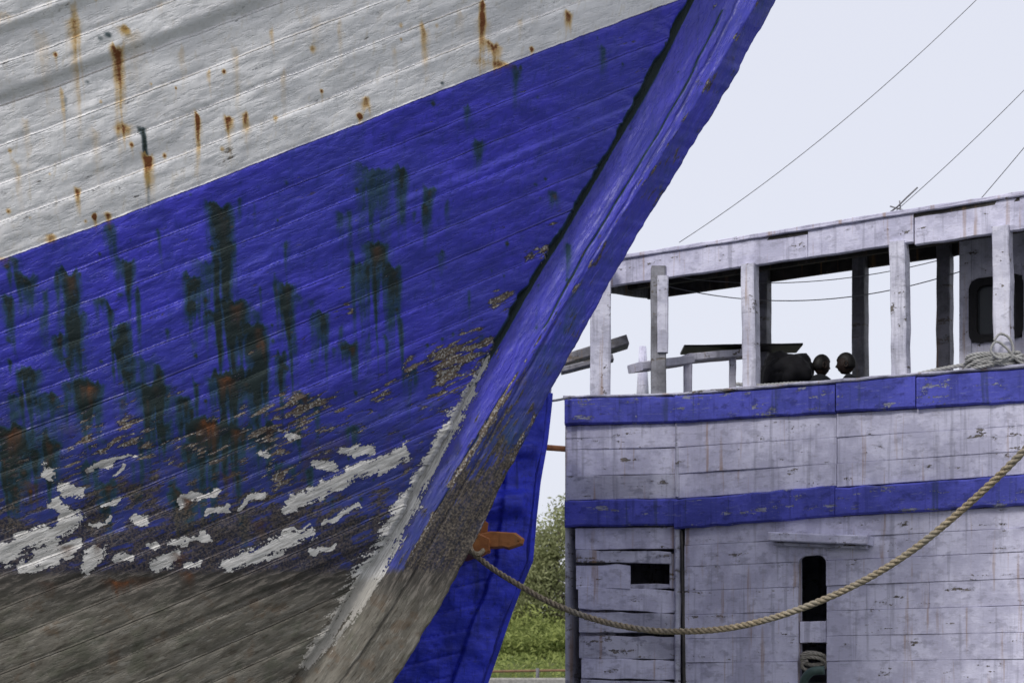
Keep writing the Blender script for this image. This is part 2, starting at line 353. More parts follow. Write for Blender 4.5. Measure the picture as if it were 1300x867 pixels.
def caps(X,Z,a,b):
    ax,az=a; bx,bz=b; dx,dz=bx-ax,bz-az; L=dx*dx+dz*dz+1e-9
    t=np.clip(((X-ax)*dx+(Z-az)*dz)/L,0,1); return np.hypot(X-ax-t*dx,Z-az-t*dz)
def masks(X,Z):
    sh=X.shape; rust=np.zeros(sh); grn=np.zeros(sh); chalk=np.zeros(sh); peel=np.zeros(sh)
    zr_=Z[:,0]
    def rows_(lo,hi): return slice(int(np.searchsorted(zr_,lo)),int(np.searchsorted(zr_,hi))+1)
    wob=(fbm(X*3,Z*1.7,5)-.5)*0.04+(fbm(X*14,Z*3,6)-.5)*0.02
    Xw=X+wob
    top=(fbm(X*22,Z*3,9)-.5)*0.16
    fing=0.20+1.15*(0.6*vn(Xw*38,Z*0.25,91)+0.4*vn(Xw*85,Z*0.5,92))
    def drip(m,u,v,L,wd,s_):
        x0,z0=hp(u,v); Lm=max(L,4)*PX; wm=wd*PX; r_=rows_(z0-Lm*1.7-.05,z0+.35*Lm+.15)
        if r_.stop<=r_.start: return
        t=(z0+top[r_]*min(1,L/80)-Z[r_])/Lm
        tf=t/(fing[r_] if L>25 else 1.0)
        prof=np.exp(-np.abs((Xw[r_]-x0)/(wm*(1.05-.25*np.clip(t,0,1))))**2.2)
        m[r_]+=s_*prof*np.clip(t*Lm/0.03+.3,0,1)*np.clip(1.12-tf,0,1)**1.1*(t>-0.3)
    for u,v,L,wd,s_,r in drips:
        drip(grn,u,v,L,wd,s_)
        if r>0: drip(rust,u+2,v+4,L*.36,wd*.55,r*.8)
    for u,v,L,wd,s_ in rusts: drip(rust,u,v,L,wd,s_)
    for u,v,L,wd,s_ in darks: drip(grn,u,v,L,wd,s_)
    for x_,q_,rr_,ln_,s_ in specks:
        z_=q_+float(np.polyval(pb,x_)); r_=rows_(z_-ln_-.03,z_+.03)
        if r_.stop<=r_.start: continue
        dx=(Xw[r_]-x_)/rr_; dz=(z_-Z[r_]); bl=np.exp(-dx**2-(dz/rr_)**2)*1.3+.6*np.exp(-(dx*1.2)**2)*np.clip(1-dz/ln_,0,1)*(dz>0)
        if q_>0: rust[r_]+=s_*bl*.8
        else: grn[r_]+=s_*bl*.6; rust[r_]+=s_*bl*.25
    wx=(fbm(X*9,Z*9,31)-.5)*0.11; wz=(fbm(X*9,Z*9,47)-.5)*0.11
    for a,b,wd in chalks:
        A=hp(*a); Bb=hp(*b); r_=rows_(min(A[1],Bb[1])-.2,max(A[1],Bb[1])+.2)
        if r_.stop<=r_.start: continue
        d=caps((X+wx)[r_],(Z+wz)[r_],A,Bb); chalk[r_]=np.maximum(chalk[r_],np.clip(1-d/(wd*PX*2.0),0,1))
    sw=[hp(u+3,v) for u,v in strip]
    for i in range(len(sw)-1):
        d=caps(X+wx*.6,Z+wz*.6,sw[i],sw[i+1]); chalk=np.maximum(chalk,.92*np.clip(1-d/(stw[i]*PX*1.7),0,1)*(0.72+.5*fbm(X*6,Z*6,61)))
    for a,b,wd,s_ in peels:
        d=caps(X+wx,Z+wz,hp(*a),hp(*b)); peel+=s_*np.exp(-(d/(wd*PX*1.2))**2)
    wl=WL(X,Z)
    zone=np.exp(-((wl-0.75)/0.65)**2)
    peel+=0.28*zone*(0.3+1.2*fbm(X*1.5,Z*1.5,77)) + 0.05*np.clip(1.8-wl,0,1)
    peel=np.where(Q(X,Z)>-0.05,-0.25,peel)
    foul=np.clip((1.9-wl)/1.3,0,1)*1.0
    dark=np.clip((1.0-wl)/0.78,0,1)*0.70
    return rust,np.minimum(grn,1.4),peel,chalk,wl,foul,dark
HM=hull_material()
def gridmesh(name,X,Y,Z,attrs,pl,parent,flip=False):
    R,C=X.shape; n=R*C
    me=bpy.data.meshes.new(name); me.vertices.add(n)
    me.vertices.foreach_set('co',np.stack([X,Y,Z],-1).astype(np.float32).ravel())
    i=np.arange(n).reshape(R,C); a=i[:-1,:-1];b=i[:-1,1:];c=i[1:,1:];d=i[1:,:-1]
    f=np.stack([a,b,c,d] if not flip else [a,d,c,b],-1).reshape(-1,4); nf=len(f)
    me.loops.add(nf*4); me.loops.foreach_set('vertex_index',f.astype(np.int32).ravel())
    me.polygons.add(nf); me.polygons.foreach_set('loop_start',np.arange(0,nf*4,4,dtype=np.int32)); me.polygons.foreach_set('loop_total',np.full(nf,4,dtype=np.int32))
    me.polygons.foreach_set('use_smooth',np.ones(nf,dtype=bool)); me.update(calc_edges=True)
    for k,v in attrs.items():
        at_=me.attributes.new(k,'FLOAT','POINT'); at_.data.foreach_set('value',np.broadcast_to(v,X.shape).astype(np.float32).ravel())
    at_=me.attributes.new('pl','FLOAT_VECTOR','POINT'); at_.data.foreach_set('vector',np.stack([pl[0],pl[1],np.zeros_like(X)],-1).astype(np.float32).ravel())
    me.materials.append(HM); return link(bpy.data.objects.new(name,me),parent)

ship=empty("wooden_cargo_ship")
dA=np.concatenate([np.arange(0,6.2,0.0105),np.arange(6.3,15,0.3)])
zA=np.concatenate([np.arange(-0.6,1.35,0.1),np.arange(1.4,7.6,0.0105),np.arange(7.65,8.7,0.1)])
D,Z=np.meshgrid(dA,zA)
def seamshade(Z): return np.clip(0.1+1.8*(fbm(Z*3.5,Z*0,19)-.25),0.05,1)  # varying width of the shadow line painted along the stem seam
def hull_side(name,side,D,Z):
    X=Xs(Z)-D
    q=Q(X,Z)
    pidx=np.floor(q/0.235); pI=pidx.astype(np.int64)
    jag=(fbm(Z*5,Z*0+2,3)-.5)*0.10+(fbm(Z*22,Z*0+2,4,2)-.5)*0.016+(_h(pI,pI*0,5)-.5)*0.03
    X=X+jag*np.exp(-D/0.10)
    bb=bread(D,Z)
    fr=q/0.235-pidx
    e=np.minimum(fr,1-fr)*0.235
    disp=-0.006*np.exp(-(e/0.02)**2)+(fr-.5)*0.013+(_h(pI,pI*0,8)-.5)*0.012
    disp+=(fbm(X*1.6,q*3.5,11)-.5)*0.045+(fbm(X*6,q*10,12,3)-.5)*0.014
    for q0,hh in ((0.99,0.04),(1.36,0.035)):
        disp+=hh/(1+np.exp(-(q-q0+0.02*(fbm(X*3,X*0,4)-.5))/0.009))
    disp-=0.06/(1+np.exp(-(q-1.75)/0.012))
    disp+=0.024*(1/(1+np.exp((q+0.62)/0.008)))*np.clip(1-D/2.2,0,1)*(q>-3)
    lip=np.exp(-D/0.05); disp+=0.012*lip*(fbm(Z*9,Z*0,14)-.3)
    disp=np.where(D<0.001,disp-0.09,disp)
    Y=(YS-bb-disp) 
    if side<0: Y=2*14.0-Y
    r,g,p,c,wl,fo,dk=masks(X,Z)
    sl_=seamshade(Z)
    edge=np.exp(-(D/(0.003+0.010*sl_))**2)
    g=np.maximum(g,1.3*edge*(Z>3.0))  # shadow of the plank-end gap, painted in as a dark line
    p=p+0.45*np.exp(-(D/0.035)**2)*(fbm(Z*5,Z*0,23)>.60)
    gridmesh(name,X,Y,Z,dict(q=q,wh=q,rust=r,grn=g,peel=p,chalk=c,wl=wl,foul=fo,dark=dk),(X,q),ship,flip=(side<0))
hull_side("port_planking",1,D,Z)
dB=np.arange(0,15,0.12); zB=np.arange(-0.6,8.7,0.1); D2,Z2=np.meshgrid(dB,zB); hull_side("starboard_planking",-1,D2,Z2)
# stem timber
zS=np.arange(-0.6,8.7,0.0125)
cols=[]
xs=Xs(zS); xo=ext(po,zS); xc=ext(pc,zS)
edge=(fbm(zS*3,zS*0,21)-.5)*0.04+(fbm(zS*16,zS*0,22)-.5)*0.02
NT=60
for t in np.linspace(-0.25,1,NT): cols.append((xs+(xc-xs)*t+edge*max(0,t)*.5, np.full_like(zS,YS+SG)))
NC=20
for t in np.linspace(0,1,NC)[1:]: cols.append((xc+(xo-xc)*t+edge*(.5+.5*t), YS+SG+(0.15*t)*np.ones_like(zS)))
n_near=len(cols)
for x,y in list(cols)[::-1]: cols.append((x,2*14.0-y))
X=np.stack([c[0] for c in cols],1); Y=np.stack([c[1] for c in cols],1); Zs=np.repeat(zS[:,None],X.shape[1],1)
crack=(X-xs[:,None]); 
al=Zs*1.15+crack*.5
surf=(fbm(al*1.2,crack*7,51)-.5)*0.035+(fbm(al*5,crack*16,52)-.5)*0.010
cr=0.30+0.08*(fbm(Zs*1.3,Zs*0,9)-.5)
surf-=0.016*np.exp(-((crack-cr)/0.010)**2)*np.clip(fbm(Zs*1.1,Zs*0,33)*3-.9,0,1)
nearm=np.zeros_like(X); nearm[:,:n_near]=1
Y=Y-surf*np.where(nearm>0,1,-1)
r,g,p,c,wl,fo,dk=masks(X,Zs)
cham=np.clip((X-xc[:,None])/(xo-xc)[:,None],0,1); ch=(cham>0.02)*1.0
low=np.clip((4.35-Zs)/1.5,0,1)
arris=np.exp(-((X-xc[:,None])/0.035)**2)
p=p*0.45+ch*(0.05+0.42*low)+0.22*np.exp(-((crack-cr)/0.02)**2)+0.14*low+0.42*arris*(fbm(al*1.6,al*0,81)>.50)+.30*(cham>.85)*(fbm(al*2,al*0,82)>.5)
dk=dk*0.5+0.60*low*ch+0.12*ch
fo=np.clip(fo*.8+ch*0.45,0,1)
crackm=np.exp(-((crack-cr)/0.007)**2)*(fbm(Zs*1.1,Zs*0,33)>.42)
g=g*(1-ch)*.8+0.25*ch*np.clip(fbm(X*4,Zs*3,70)*4-1.8,0,1)+crackm*1.0
g=np.maximum(g,1.3*np.exp(-(np.maximum(crack-0.025,0)/(0.004+0.014*seamshade(Zs)))**2)*(Zs>3.0))  # gap shadow continued in colour on the stem side
c=c*(crack<0.16)
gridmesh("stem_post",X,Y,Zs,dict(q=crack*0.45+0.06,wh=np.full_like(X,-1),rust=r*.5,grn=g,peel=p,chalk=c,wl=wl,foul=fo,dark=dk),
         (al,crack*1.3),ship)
# deck, cap rail
bd=B([MW,MG])
ring=[]
zt=8.55
for d in np.arange(0,15,0.4):
    x=float(Xs(zt)-d); b=float(bread(d,zt))
    ring.append((x,YS-b,28-(YS-b)))
bd.loft([[Vector((x,y0-0.06,zt)),Vector((x,y0-0.06,zt+0.1)),Vector((x,y0+0.2,zt+0.1)),Vector((x,y0+0.2,zt))] for x,y0,y1 in ring],0)
bd.loft([[Vector((x,y1+0.06,zt)),Vector((x,y1+0.06,zt+0.1)),Vector((x,y1-0.2,zt+0.1)),Vector((x,y1-0.2,zt))] for x,y0,y1 in ring],0)
bd.loft([[Vector((x,y0+0.15,7.7)),Vector((x,y1-0.15,7.7))] for x,y0,y1 in ring],1,cap=False,closed=False)
bd.obj("cap_rail_and_deck",ship)

# ---------------------------------------------------------------- second blue ship behind the stem
ship2=empty("blue_fishing_ship")
E=[(698,440),(693,515),(688,560),(679,610),(674,655),(669,712),(655,745),(640,785),(625,830),(612,867),(590,930),(560,1010)]
Y2=19.4; EW=[at(u,v,Y2) for u,v in E]; ez=np.array([p.z for p in EW])[::-1]; ex=np.array([p.x for p in EW])[::-1]
z2=np.arange(-0.6,5.05,0.015); d2=np.concatenate([np.arange(0,1.8,0.015),np.arange(1.8,9,0.2)])
DD,ZZ=np.meshgrid(d2,z2); XX=np.interp(ZZ,ez,ex)-DD+(fbm(ZZ*3,ZZ*0,3)-.5)*0.06
qq=(ZZ+0.28*DD+0.02*(fbm(XX*2,ZZ*2,8)-.5))/0.27; pi2=np.floor(qq).astype(np.int64); fr=qq-pi2
ledge=0.20*np.exp(-((ZZ-(3.75-0.12*DD))/0.13)**4)+0.10*np.exp(-((ZZ-(4.35-0.12*DD))/0.08)**4)
stem_=0.07/(1+np.exp((DD-0.33)/0.008))
pk2=(-0.022*np.exp(-(np.minimum(fr,1-fr)/0.06)**2)+0.03*(_h(pi2,pi2*0,3)-.5)+0.015*(fr-.5))*(DD>0.34)
dsp=0.10+1.5*(1-np.exp(-DD/2.4))*(0.4+0.12*ZZ)+ledge*np.clip(DD/.1,0,1)+stem_+pk2+(fbm(XX*1.5,ZZ*1.2,5)-.5)*0.16+(fbm(XX*7,ZZ*9,6)-.5)*0.025
def quick(name,X,Y,Z,mat,parent):
    R,C=X.shape; vs=np.stack([X,Y,Z],-1).reshape(-1,3).tolist(); i=np.arange(R*C).reshape(R,C)
    f=np.stack([i[:-1,:-1],i[:-1,1:],i[1:,1:],i[1:,:-1]],-1).reshape(-1,4).tolist()
    me=bpy.data.meshes.new(name); me.from_pydata(vs,[],f); me.polygons.foreach_set('use_smooth',[True]*len(f)); me.materials.append(mat)
    return link(bpy.data.objects.new(name,me),parent)
quick("port_side",XX,Y2-dsp,ZZ,MB2,ship2); quick("starboard_side",XX,Y2+dsp,ZZ,MB2,ship2)
b2=B([MB2,MW,MG])
b2.loft([[Vector((float(np.interp(z,ez,ex))+.02,Y2-.12,z)),Vector((float(np.interp(z,ez,ex))+.07,Y2-.05,z)),Vector((float(np.interp(z,ez,ex))+.07,Y2+.05,z)),Vector((float(np.interp(z,ez,ex))+.02,Y2+.12,z)),Vector((float(np.interp(z,ez,ex))-.1,Y2,z))] for z in np.arange(-.6,5.1,.1)],0)
b2.beam((0.42,Y2,5.06),(-4,Y2-1.3,5.3),0.2,0.1,m=1); b2.beam((0.42,Y2,5.06),(-4,Y2+1.3,5.3),0.2,0.1,m=1)
b2.loft([[Vector((0.2,Y2,4.7)),Vector((0.2,Y2+.02,4.7))],[Vector((-8,Y2-1.4,4.7)),Vector((-8,Y2+1.4,4.7))]],2,cap=False,closed=False)
b2.obj("stem_rail_and_deck",ship2)
# brown timber bitt (shaped block on a stock) where the mooring rope is made fast
bitt=B([MO])
def blk(pts,y0,y1,m=0,c=0.02):
    v=[at(u,v_,(y0+y1)/2) for u,v_ in pts]; ce=sum(v,Vector())/len(v)
    r=[]
    for yy,k in ((y0,0.86),(y0+c*1.5,1),(y1-c,1),(y1,0.88)):
        r.append([Vector((ce.x+(p.x-ce.x)*k,yy,ce.z+(p.z-ce.z)*k)) for p in v])
    bitt.loft(r,m)
blk([(604,680),(622,675),(655,677),(666,685),(664,691),(646,697),(640,695),(622,696),(606,694)],18.35,18.6)
blk([(599,690),(606,676),(622,684),(622,700),(612,706),(598,704)],18.28,18.5)
blk([(606,664),(612,658),(620,664),(618,684),(606,684)],18.5,18.62)
bitt.beam(at(612,690,18.45),at(585,700,19.0),0.2,0.2)
bitt.obj("timber_bitt",ship2)
pole=B([MO]); pole.tube([at(640,562,19.0),at(668,566,19.6),at(720,570,20.3)],0.035,k=10); pole.obj("bamboo_pole",None,True)
ln=B([MWIRE]); ln.tube(smoothpath([at(650,506,19.3),at(695,509,19.8),at(722,505,20.1)],6),0.014); ln.obj("thin_mooring_line",None,True)

# ---------------------------------------------------------------- right-hand boat
boat=empty("wooden_passenger_boat")
P0=Vector((0.63,20.2)); P1=Vector((1.94,20.0)); P2=Vector((5.34,17.8)); dB_=(P2-P1).normalized(); P3=P1+dB_*9.5
class Wall:
    def __init__(s,a,b):
        s.a=a; s.d=(b-a).normalized(); s.L=(b-a).length; s.n=Vector((s.d.y,-s.d.x))
        if s.n.y>0: s.n=-s.n
    def p(s,t,z,off=0): q=s.a+s.d*t+s.n*off; return Vector((q.x,q.y,z))
    def s(s_,u):
        k=(u-650)/F; a,d=s_.a,s_.d; return (k*a.y-a.x)/(d.x-k*d.y)
    def y(s_,u): return (s_.a+s_.d*s_.s(u)).y
WA=Wall(P0,P1); WB=Wall(P1,P3)
def plank(bd,W,s0,s1,z0,z1,off=0.0,th=0.05,m=0,c=0.006,j=0.004,tilt=0.0,dz0=0,dz1=0,kb=0,kt=0):
    n=max(2,int((s1-s0)/0.16)); rings=[]; o0=off+random.uniform(-j,j)*1.6
    ph=random.random()*50
    for i in range(n+1):
        t=i/n; s_=s0+(s1-s0)*t; dz=dz0*(1-t)+dz1*t
        e0=random.uniform(-j,j); e1=random.uniform(-j,j); o=o0+tilt*t+random.uniform(-j,j)*.7+.008*math.sin(ph+s_*1.7)
        a=z0+e0+dz+kb*s_; b=z1+e1+dz+kt*s_
        rings.append([W.p(s_,a,o-th),W.p(s_,a,o-c),W.p(s_,a+c,o),W.p(s_,(a+b)/2,o+random.uniform(-j,j)*.6),W.p(s_,b-c,o),W.p(s_,b,o-c),W.p(s_,b,o-th)])
    bd.loft(rings,m)
hb=B([MW,MWD,MB,MD,MP])
s1063=WB.s(1063); G=0.002
KS=-0.022; KB=-0.034
# blue sheer band + cap
plank(hb,WA,0.0,WA.L+0.02,4.77,5.075,0.06,0.14,2,0.02,0.008)
for a,b,dz in ((0.0,s1063,0),(s1063+.01,WB.s(1165),.01),(WB.s(1165)+.01,WB.s(1420),.0),(WB.s(1420)+.01,9.5,0)):
    plank(hb,WB,a+.005,b,4.765+dz*.5,5.07+dz*1.5,0.07+dz,0.14,2,0.02,0.009,kb=KB,kt=KS)
plank(hb,WA,-.02,WA.L+0.02,5.08,5.115,0.075,0.26,1,0.012,0.006)
plank(hb,WB,-.02,4.2,5.075,5.11,0.085,0.26,1,0.012,0.007,kb=KS,kt=KS); plank(hb,WB,4.22,9.5,5.085,5.12,0.085,0.26,1,0.012,0.006,kb=KS,kt=KS)
# second blue band (proud wale)
plank(hb,WA,0.0,WA.L+0.0,3.57,3.88,0.05,0.14,2,0.02,0.009)
plank(hb,WB,0.0,s1063,3.52,3.86,0.08,0.14,2,0.02,0.009,dz1=0.04); plank(hb,WB,s1063+.01,WB.s(1500),3.56,3.87,0.07,0.14,2,0.02,0.009); plank(hb,WB,WB.s(1500)+.01,9.5,3.56,3.87,0.07,0.14,2,0.02,0.007)
# upper planking
zs=[3.885,4.17,4.48,4.765]
for k in range(3):
    plank(hb,WA,0.01,WA.L-.01,zs[k]+G,zs[k+1]-G,0.0,0.05,0 if k else 1)
    joints={0:[0.0,s1063,WB.s(1380),7,9.5],1:[0.0,s1063,WB.s(1340),6.5,9.5],2:[0.0,s1063,WB.s(1420),9.5]}[k]
    for a,b in zip(joints,joints[1:]): plank(hb,WB,a+.004,b-.003,zs[k]+.0008,zs[k+1]-.0008,0.015+0.003*k,0.05,0,c=.004,j=0.0022,kb=KB*k/3,kt=KB*(k+1)/3)
hb.beam(WA.p(WA.L,3.9,.01),WA.p(WA.L,4.76,.01),0.05,0.05,up=(0,1,0),m=1)
# lower planking, wall A (broken)
hole_s0=WA.s(797); hole_s1=WA.s(850)
rows=[(3.30,3.56),(3.15,3.295),(2.83,3.12),(2.55,2.82),(2.29,2.54),(2.0,2.27),(1.75,1.99),(1.45,1.74),(1.1,1.44),(.8,1.09),(.4,.79),(0,.39),(-.4,-.01)]
for i,(a,b) in enumerate(rows):
    st=0.10+max(0,3.56-a)*0.045+random.uniform(-.015,.015)
    mm=1 if i%3 else 0
    if i==0: plank(hb,WA,st,WA.L-.03,a+G,b-G,-0.02,0.04,0,j=.005); continue
    if i==1: plank(hb,WA,st,hole_s1+.02,a,b-G,-0.02,0.04,mm,dz1=-0.03,tilt=0.05,j=.010); continue
    if i==2:
        plank(hb,WA,st,hole_s0+.03,a+G,b-G,-0.02,0.04,0,j=.014); plank(hb,WA,hole_s1,WA.L-.03,a+G,b+.12,-0.02,0.04,mm,j=.006)
        plank(hb,WA,hole_s0-.05,hole_s1+.01,a+G,a+.06,-0.03,0.03,1,j=.014); continue
    if i==3: plank(hb,WA,st,WA.L-.03,a+G,b-G,-0.005,0.04,0,dz0=0.05,dz1=-0.01,tilt=-.02,j=.010); continue
    plank(hb,WA,st,WA.L-.03,a+random.uniform(0,.012),b-random.uniform(0,.012),-0.02+random.uniform(-.014,.014),0.04,mm,dz0=random.uniform(0,.03),j=.009)
hb.beam(WA.p(WA.L-.0,-.4,-.01),WA.p(WA.L+.0,3.55,0.0),0.07,0.07,up=(0,1,0),m=1,seg=14,jit=.005)
hb.beam(WB.p(.14,-.4,.01),WB.p(.06,3.5,.015),0.035,0.03,up=(0,1,0),m=3,seg=14,jit=.004)
hb.loft([[WA.p(.25,-.3,-.14),WA.p(.13,3.1,-.14)],[WA.p(hole_s0-.15,-.3,-.14),WA.p(hole_s0-.15,3.1,-.14)]],1,cap=False,closed=False)
# lower planking, wall B with doorway
d0=WB.s(1013); d1=WB.s(1049); dy=WB.y(1030); dtop=CZ+(VH-705)/F*dy; 
rowsB=[(3.33,3.555),(3.08,3.325),(2.80,3.075),(2.52,2.795),(2.24,2.515),(1.96,2.235),(1.66,1.955),(1.36,1.655),(1.0,1.355),(.6,.995),(.2,.595),(-.4,.195)]
rz=dtop
for i,(a,b) in enumerate(rowsB):
    cuts=[0.09,WB.s(1180+60*(i%3)) ,WB.s(1420+50*(i%2)),9.5]
    if i in (1,4,6): cuts=[0.09,WB.s(1440+30*i),9.5]
    if a>rz or b<1.0: segs=list(zip(cuts,cuts[1:]))
    else:
        segs=[(0.09,d0),(d1,cuts[1])]+list(zip(cuts[1:],cuts[2:]))
        if b>rz+0.02: plank(hb,WB,d0,d1,rz,b-.001,0.0,0.045,0)
    for p_,q_ in segs: plank(hb,WB,p_+.002,q_-.002,a+.0003,b+.0022,random.uniform(-.003,.003),0.045,0,c=.004,j=.0022)
hb.beam(WB.p(d0-.025,1.0,-.08),WB.p(d0-.025,dtop,-.08),0.05,0.10,m=0,side=(WB.d.x,WB.d.y,0)); hb.beam(WB.p(d1+.03,1.0,-.08),WB.p(d1+.03,dtop,-.08),0.05,0.10,m=0,side=(WB.d.x,WB.d.y,0))
for sg,ss_ in ((1,d0),(-1,d1)):
    r_=0.10; pts=[(ss_,dtop)]+[(ss_+sg*(r_-r_*math.cos(t)),dtop-r_+r_*math.sin(t)) for t in np.linspace(0,math.pi/2,7)]
    hb.loft([[WB.p(x,z,-.002) for x,z in pts],[WB.p(x,z,-.05) for x,z in pts]],0)
sill=CZ+(VH-788)/F*dy
plank(hb,WB,d0+.02,d1-.01,sill-0.24,sill,-0.03,0.05,0); plank(hb,WB,d0-.18,d1+.02,1.62,1.72,0.06,0.1,1)
za=CZ+(VH-674)/F*dy
hb.beam(WB.p(WB.s(984),za-.05,.10),WB.p(WB.s(1109),za-.15,.10),0.20,0.10,up=(0,0,1),m=0)
hb.beam(WB.p(WB.s(984)+.02,za-.125,.05),WB.p(WB.s(1109)-.05,za-.215,.05),0.09,0.04,m=1)
P4=P3+Vector((1.6,3.2)); P5=Vector((3.2,24.2))
for a,b in ((P0,P5),(P5,P4),(P4,P3)):
    W_=Wall(a,b); 
    hb.loft([[W_.p(0,-.4),W_.p(0,4.95)],[W_.p(W_.L,-.4),W_.p(W_.L,4.95)]],1,cap=False,closed=False)
hb.add([(p.x,p.y,4.62) for p in (P0,P1,P3,P4,P5)],[(0,1,2,3,4)],3)
hb.obj("hull",boat)
dr=B([plain("grey_hemp",(0.30,0.28,0.24)),MPIPE])
cpt=[]
for i in range(60):
    t=i/59; cpt.append(WB.p(d0+0.05+0.26*(0.5-0.5*math.cos(t*20)),2.02-0.02*math.sin(t*9)-0.10*t+0.06*math.sin(t*20),-0.03+0.05*math.sin(t*20+1)))
rope(dr,cpt,0.022)
dr.tube(smoothpath([WB.p(d0+.10,1.45,.05),WB.p(d0+.12,1.72,.12),WB.p(d0+.22,1.84,.14),WB.p(d0+.36,1.86,.10)],6),0.05,1,10)
dr.obj("coiled_rope_and_pipe",boat,True)

# canopy: fascia, roof, posts
RW=WB; rs0=RW.s(738); rs1=9.3; RZ0,RZ1=6.47,6.80
cb=B([MP,MD,MG,MW])
sj=RW.s(1025); sj2=RW.s(1160)
def fasc(a,b,z0,z1,off,m=3,dz=0): plank(cb,RW,a,b,z0,z1,off,0.06,m,0.01,0.005,dz1=dz)
fasc(rs0,sj,RZ0+.01,RZ1-.018,0.0); fasc(sj+.01,sj2,RZ0,RZ1-.016,0.006); fasc(sj2+.01,rs1,RZ0-.03,RZ1-.016,0.0)
plank(cb,RW,rs0-.03,rs1,RZ1-.020,RZ1+.03,0.045,0.10,3,0.008,0.004)
RWD=1.7; rise=0.22
def rp(s_,t,z):
    q=RW.a+RW.d*s_-RW.n*(RWD*t); return Vector((q.x,q.y,z+rise*t))
cb.loft([[rp(rs0,0.0,RZ1-.06),rp(rs0,1.05,RZ1-.06),rp(rs0,1.05,RZ1-.021),rp(rs0,0,RZ1-.021)],[rp(rs1,0.0,RZ1-.06),rp(rs1,1.05,RZ1-.06),rp(rs1,1.05,RZ1-.021),rp(rs1,0,RZ1-.021)]],1)
for x in np.arange(rs0+.1,rs1,0.55): cb.beam(rp(x,0.03,RZ1-.12),rp(x,1.0,RZ1-.12),0.07,0.10,m=1)
for t in (0.35,0.68): cb.beam(rp(rs0,t,RZ1-.2),rp(rs1,t,RZ1-.2),0.06,0.07,m=1,seg=12)
cb.beam(rp(rs0,1.0,RZ1-.19),rp(rs1,1.0,RZ1-.19),0.06,0.24,m=1,seg=20)
cb.beam(rp(rs0,0.0,RZ1-.17),rp(rs0,1.0,RZ1-.17),0.05,0.26,m=2)
for u,wp in ((955,24),(1145,25),(1276,26)):
    y=RW.y(u)+0.05; zb=4.8; zt_=6.50
    a=at(u,0,y); cb.beam((a.x,y,zb),(a.x-.03,y,zt_),wp*.0068,wp*.0068,m=0,side=(RW.d.x,RW.d.y,0),seg=9,jit=.006)
cb.beam((at(836,0,20.12).x,20.12,4.8),(at(836,0,20.12).x,20.12,6.62),0.17,0.17,m=2,side=(1,0,0),seg=9,jit=.006)
cb.beam((at(836,0,20.1).x+.04,20.06,5.6),(at(836,0,20.1).x+.05,20.06,6.5),0.13,0.10,m=0,side=(1,0,0),seg=5,jit=.006)
cb.beam((at(762,0,20.3).x,20.3,4.8),(at(762,0,20.3).x+.01,20.3,6.75),0.235,0.2,m=0,side=(1,0,0),seg=9,jit=.005)
for u in (970,1093,1200):
    q=None
    for s_ in np.arange(0,6,0.01):
        c_=rp(s_,0.97,0)
        if abs(650+F*c_.x/c_.y-u)<1.2: q=c_; break
    if q is not None:
        cb.beam((q.x,q.y,4.6),(q.x,q.y,6.85),0.16,0.16,m=2,side=(RW.d.x,RW.d.y,0),seg=9,jit=.005)
cb.obj("canopy_and_posts",boat)

# wheelhouse
wb=B([MP,MK,MD])
WH=Wall(P1-WB.n*1.15,P3-WB.n*1.15)
ws0=WH.s(1218); wu0,wu1=WH.s(1233),WH.s(1298); wy=WH.y(1260)
zb0=CZ+(VH-432)/F*wy; zb1=CZ+(VH-354)/F*wy
def wp(s0,s1,z0,z1,off=0,th=.05,m=0): plank(wb,WH,s0,s1,z0,z1,off,th,m,.006,.002)
wp(ws0,wu0,4.62,6.75); wp(wu0+.002,wu1-.002,4.62,zb0); wp(wu0+.002,wu1-.002,zb1,6.75); wp(wu1,wu1+.35,4.62,6.75); 
wp(wu1+.352,wu1+1.2,4.62,zb0); wp(wu1+.352,wu1+1.2,zb1,6.75); wp(wu1+1.202,8.5,4.62,6.75)
def rr(s0,s1,z0,z1,r,n=6):
    o=[]
    for cx,cz_,a0 in ((s1-r,z1-r,0),(s0+r,z1-r,90),(s0+r,z0+r,180),(s1-r,z0+r,270)):
        for k in range(n+1):
            a=math.radians(a0+90*k/n); o.append((cx+r*math.cos(a),cz_+r*math.sin(a)))
    return o
A_=rr(wu0-.02,wu1+.02,zb0-.02,zb1+.02,.12); I_=rr(wu0+.07,wu1-.07,zb0+.07,zb1-.07,.07); k=len(A_)
vs=[WH.p(x,z,.03) for x,z in A_]+[WH.p(x,z,.03) for x,z in I_]+[WH.p(x,z,-.06) for x,z in I_]
fs=[(i,(i+1)%k,k+(i+1)%k,k+i) for i in range(k)]+[(k+i,k+(i+1)%k,2*k+(i+1)%k,2*k+i) for i in range(k)]
wb.add(vs,fs,1)
gl=M("window_glass",0.1,0.5); gm=gl.fin((0.03,0.035,0.04)); wb.mats.append(gm)
wb.add([WH.p(wu0,zb0,-.03),WH.p(wu1,zb0,-.03),WH.p(wu1,zb1,-.03),WH.p(wu0,zb1,-.03)],[(0,1,2,3)],3)
we=WH.p(ws0,0,-.03); wback=Vector((-WB.n.x,-WB.n.y,0))
wb.loft([[Vector((we.x,we.y,4.62)),Vector((we.x,we.y,6.75))],[Vector((we.x,we.y,4.62))+wback*.5,Vector((we.x,we.y,6.75))+wback*.5]],0,cap=False,closed=False)
wb.obj("wheelhouse",boat)

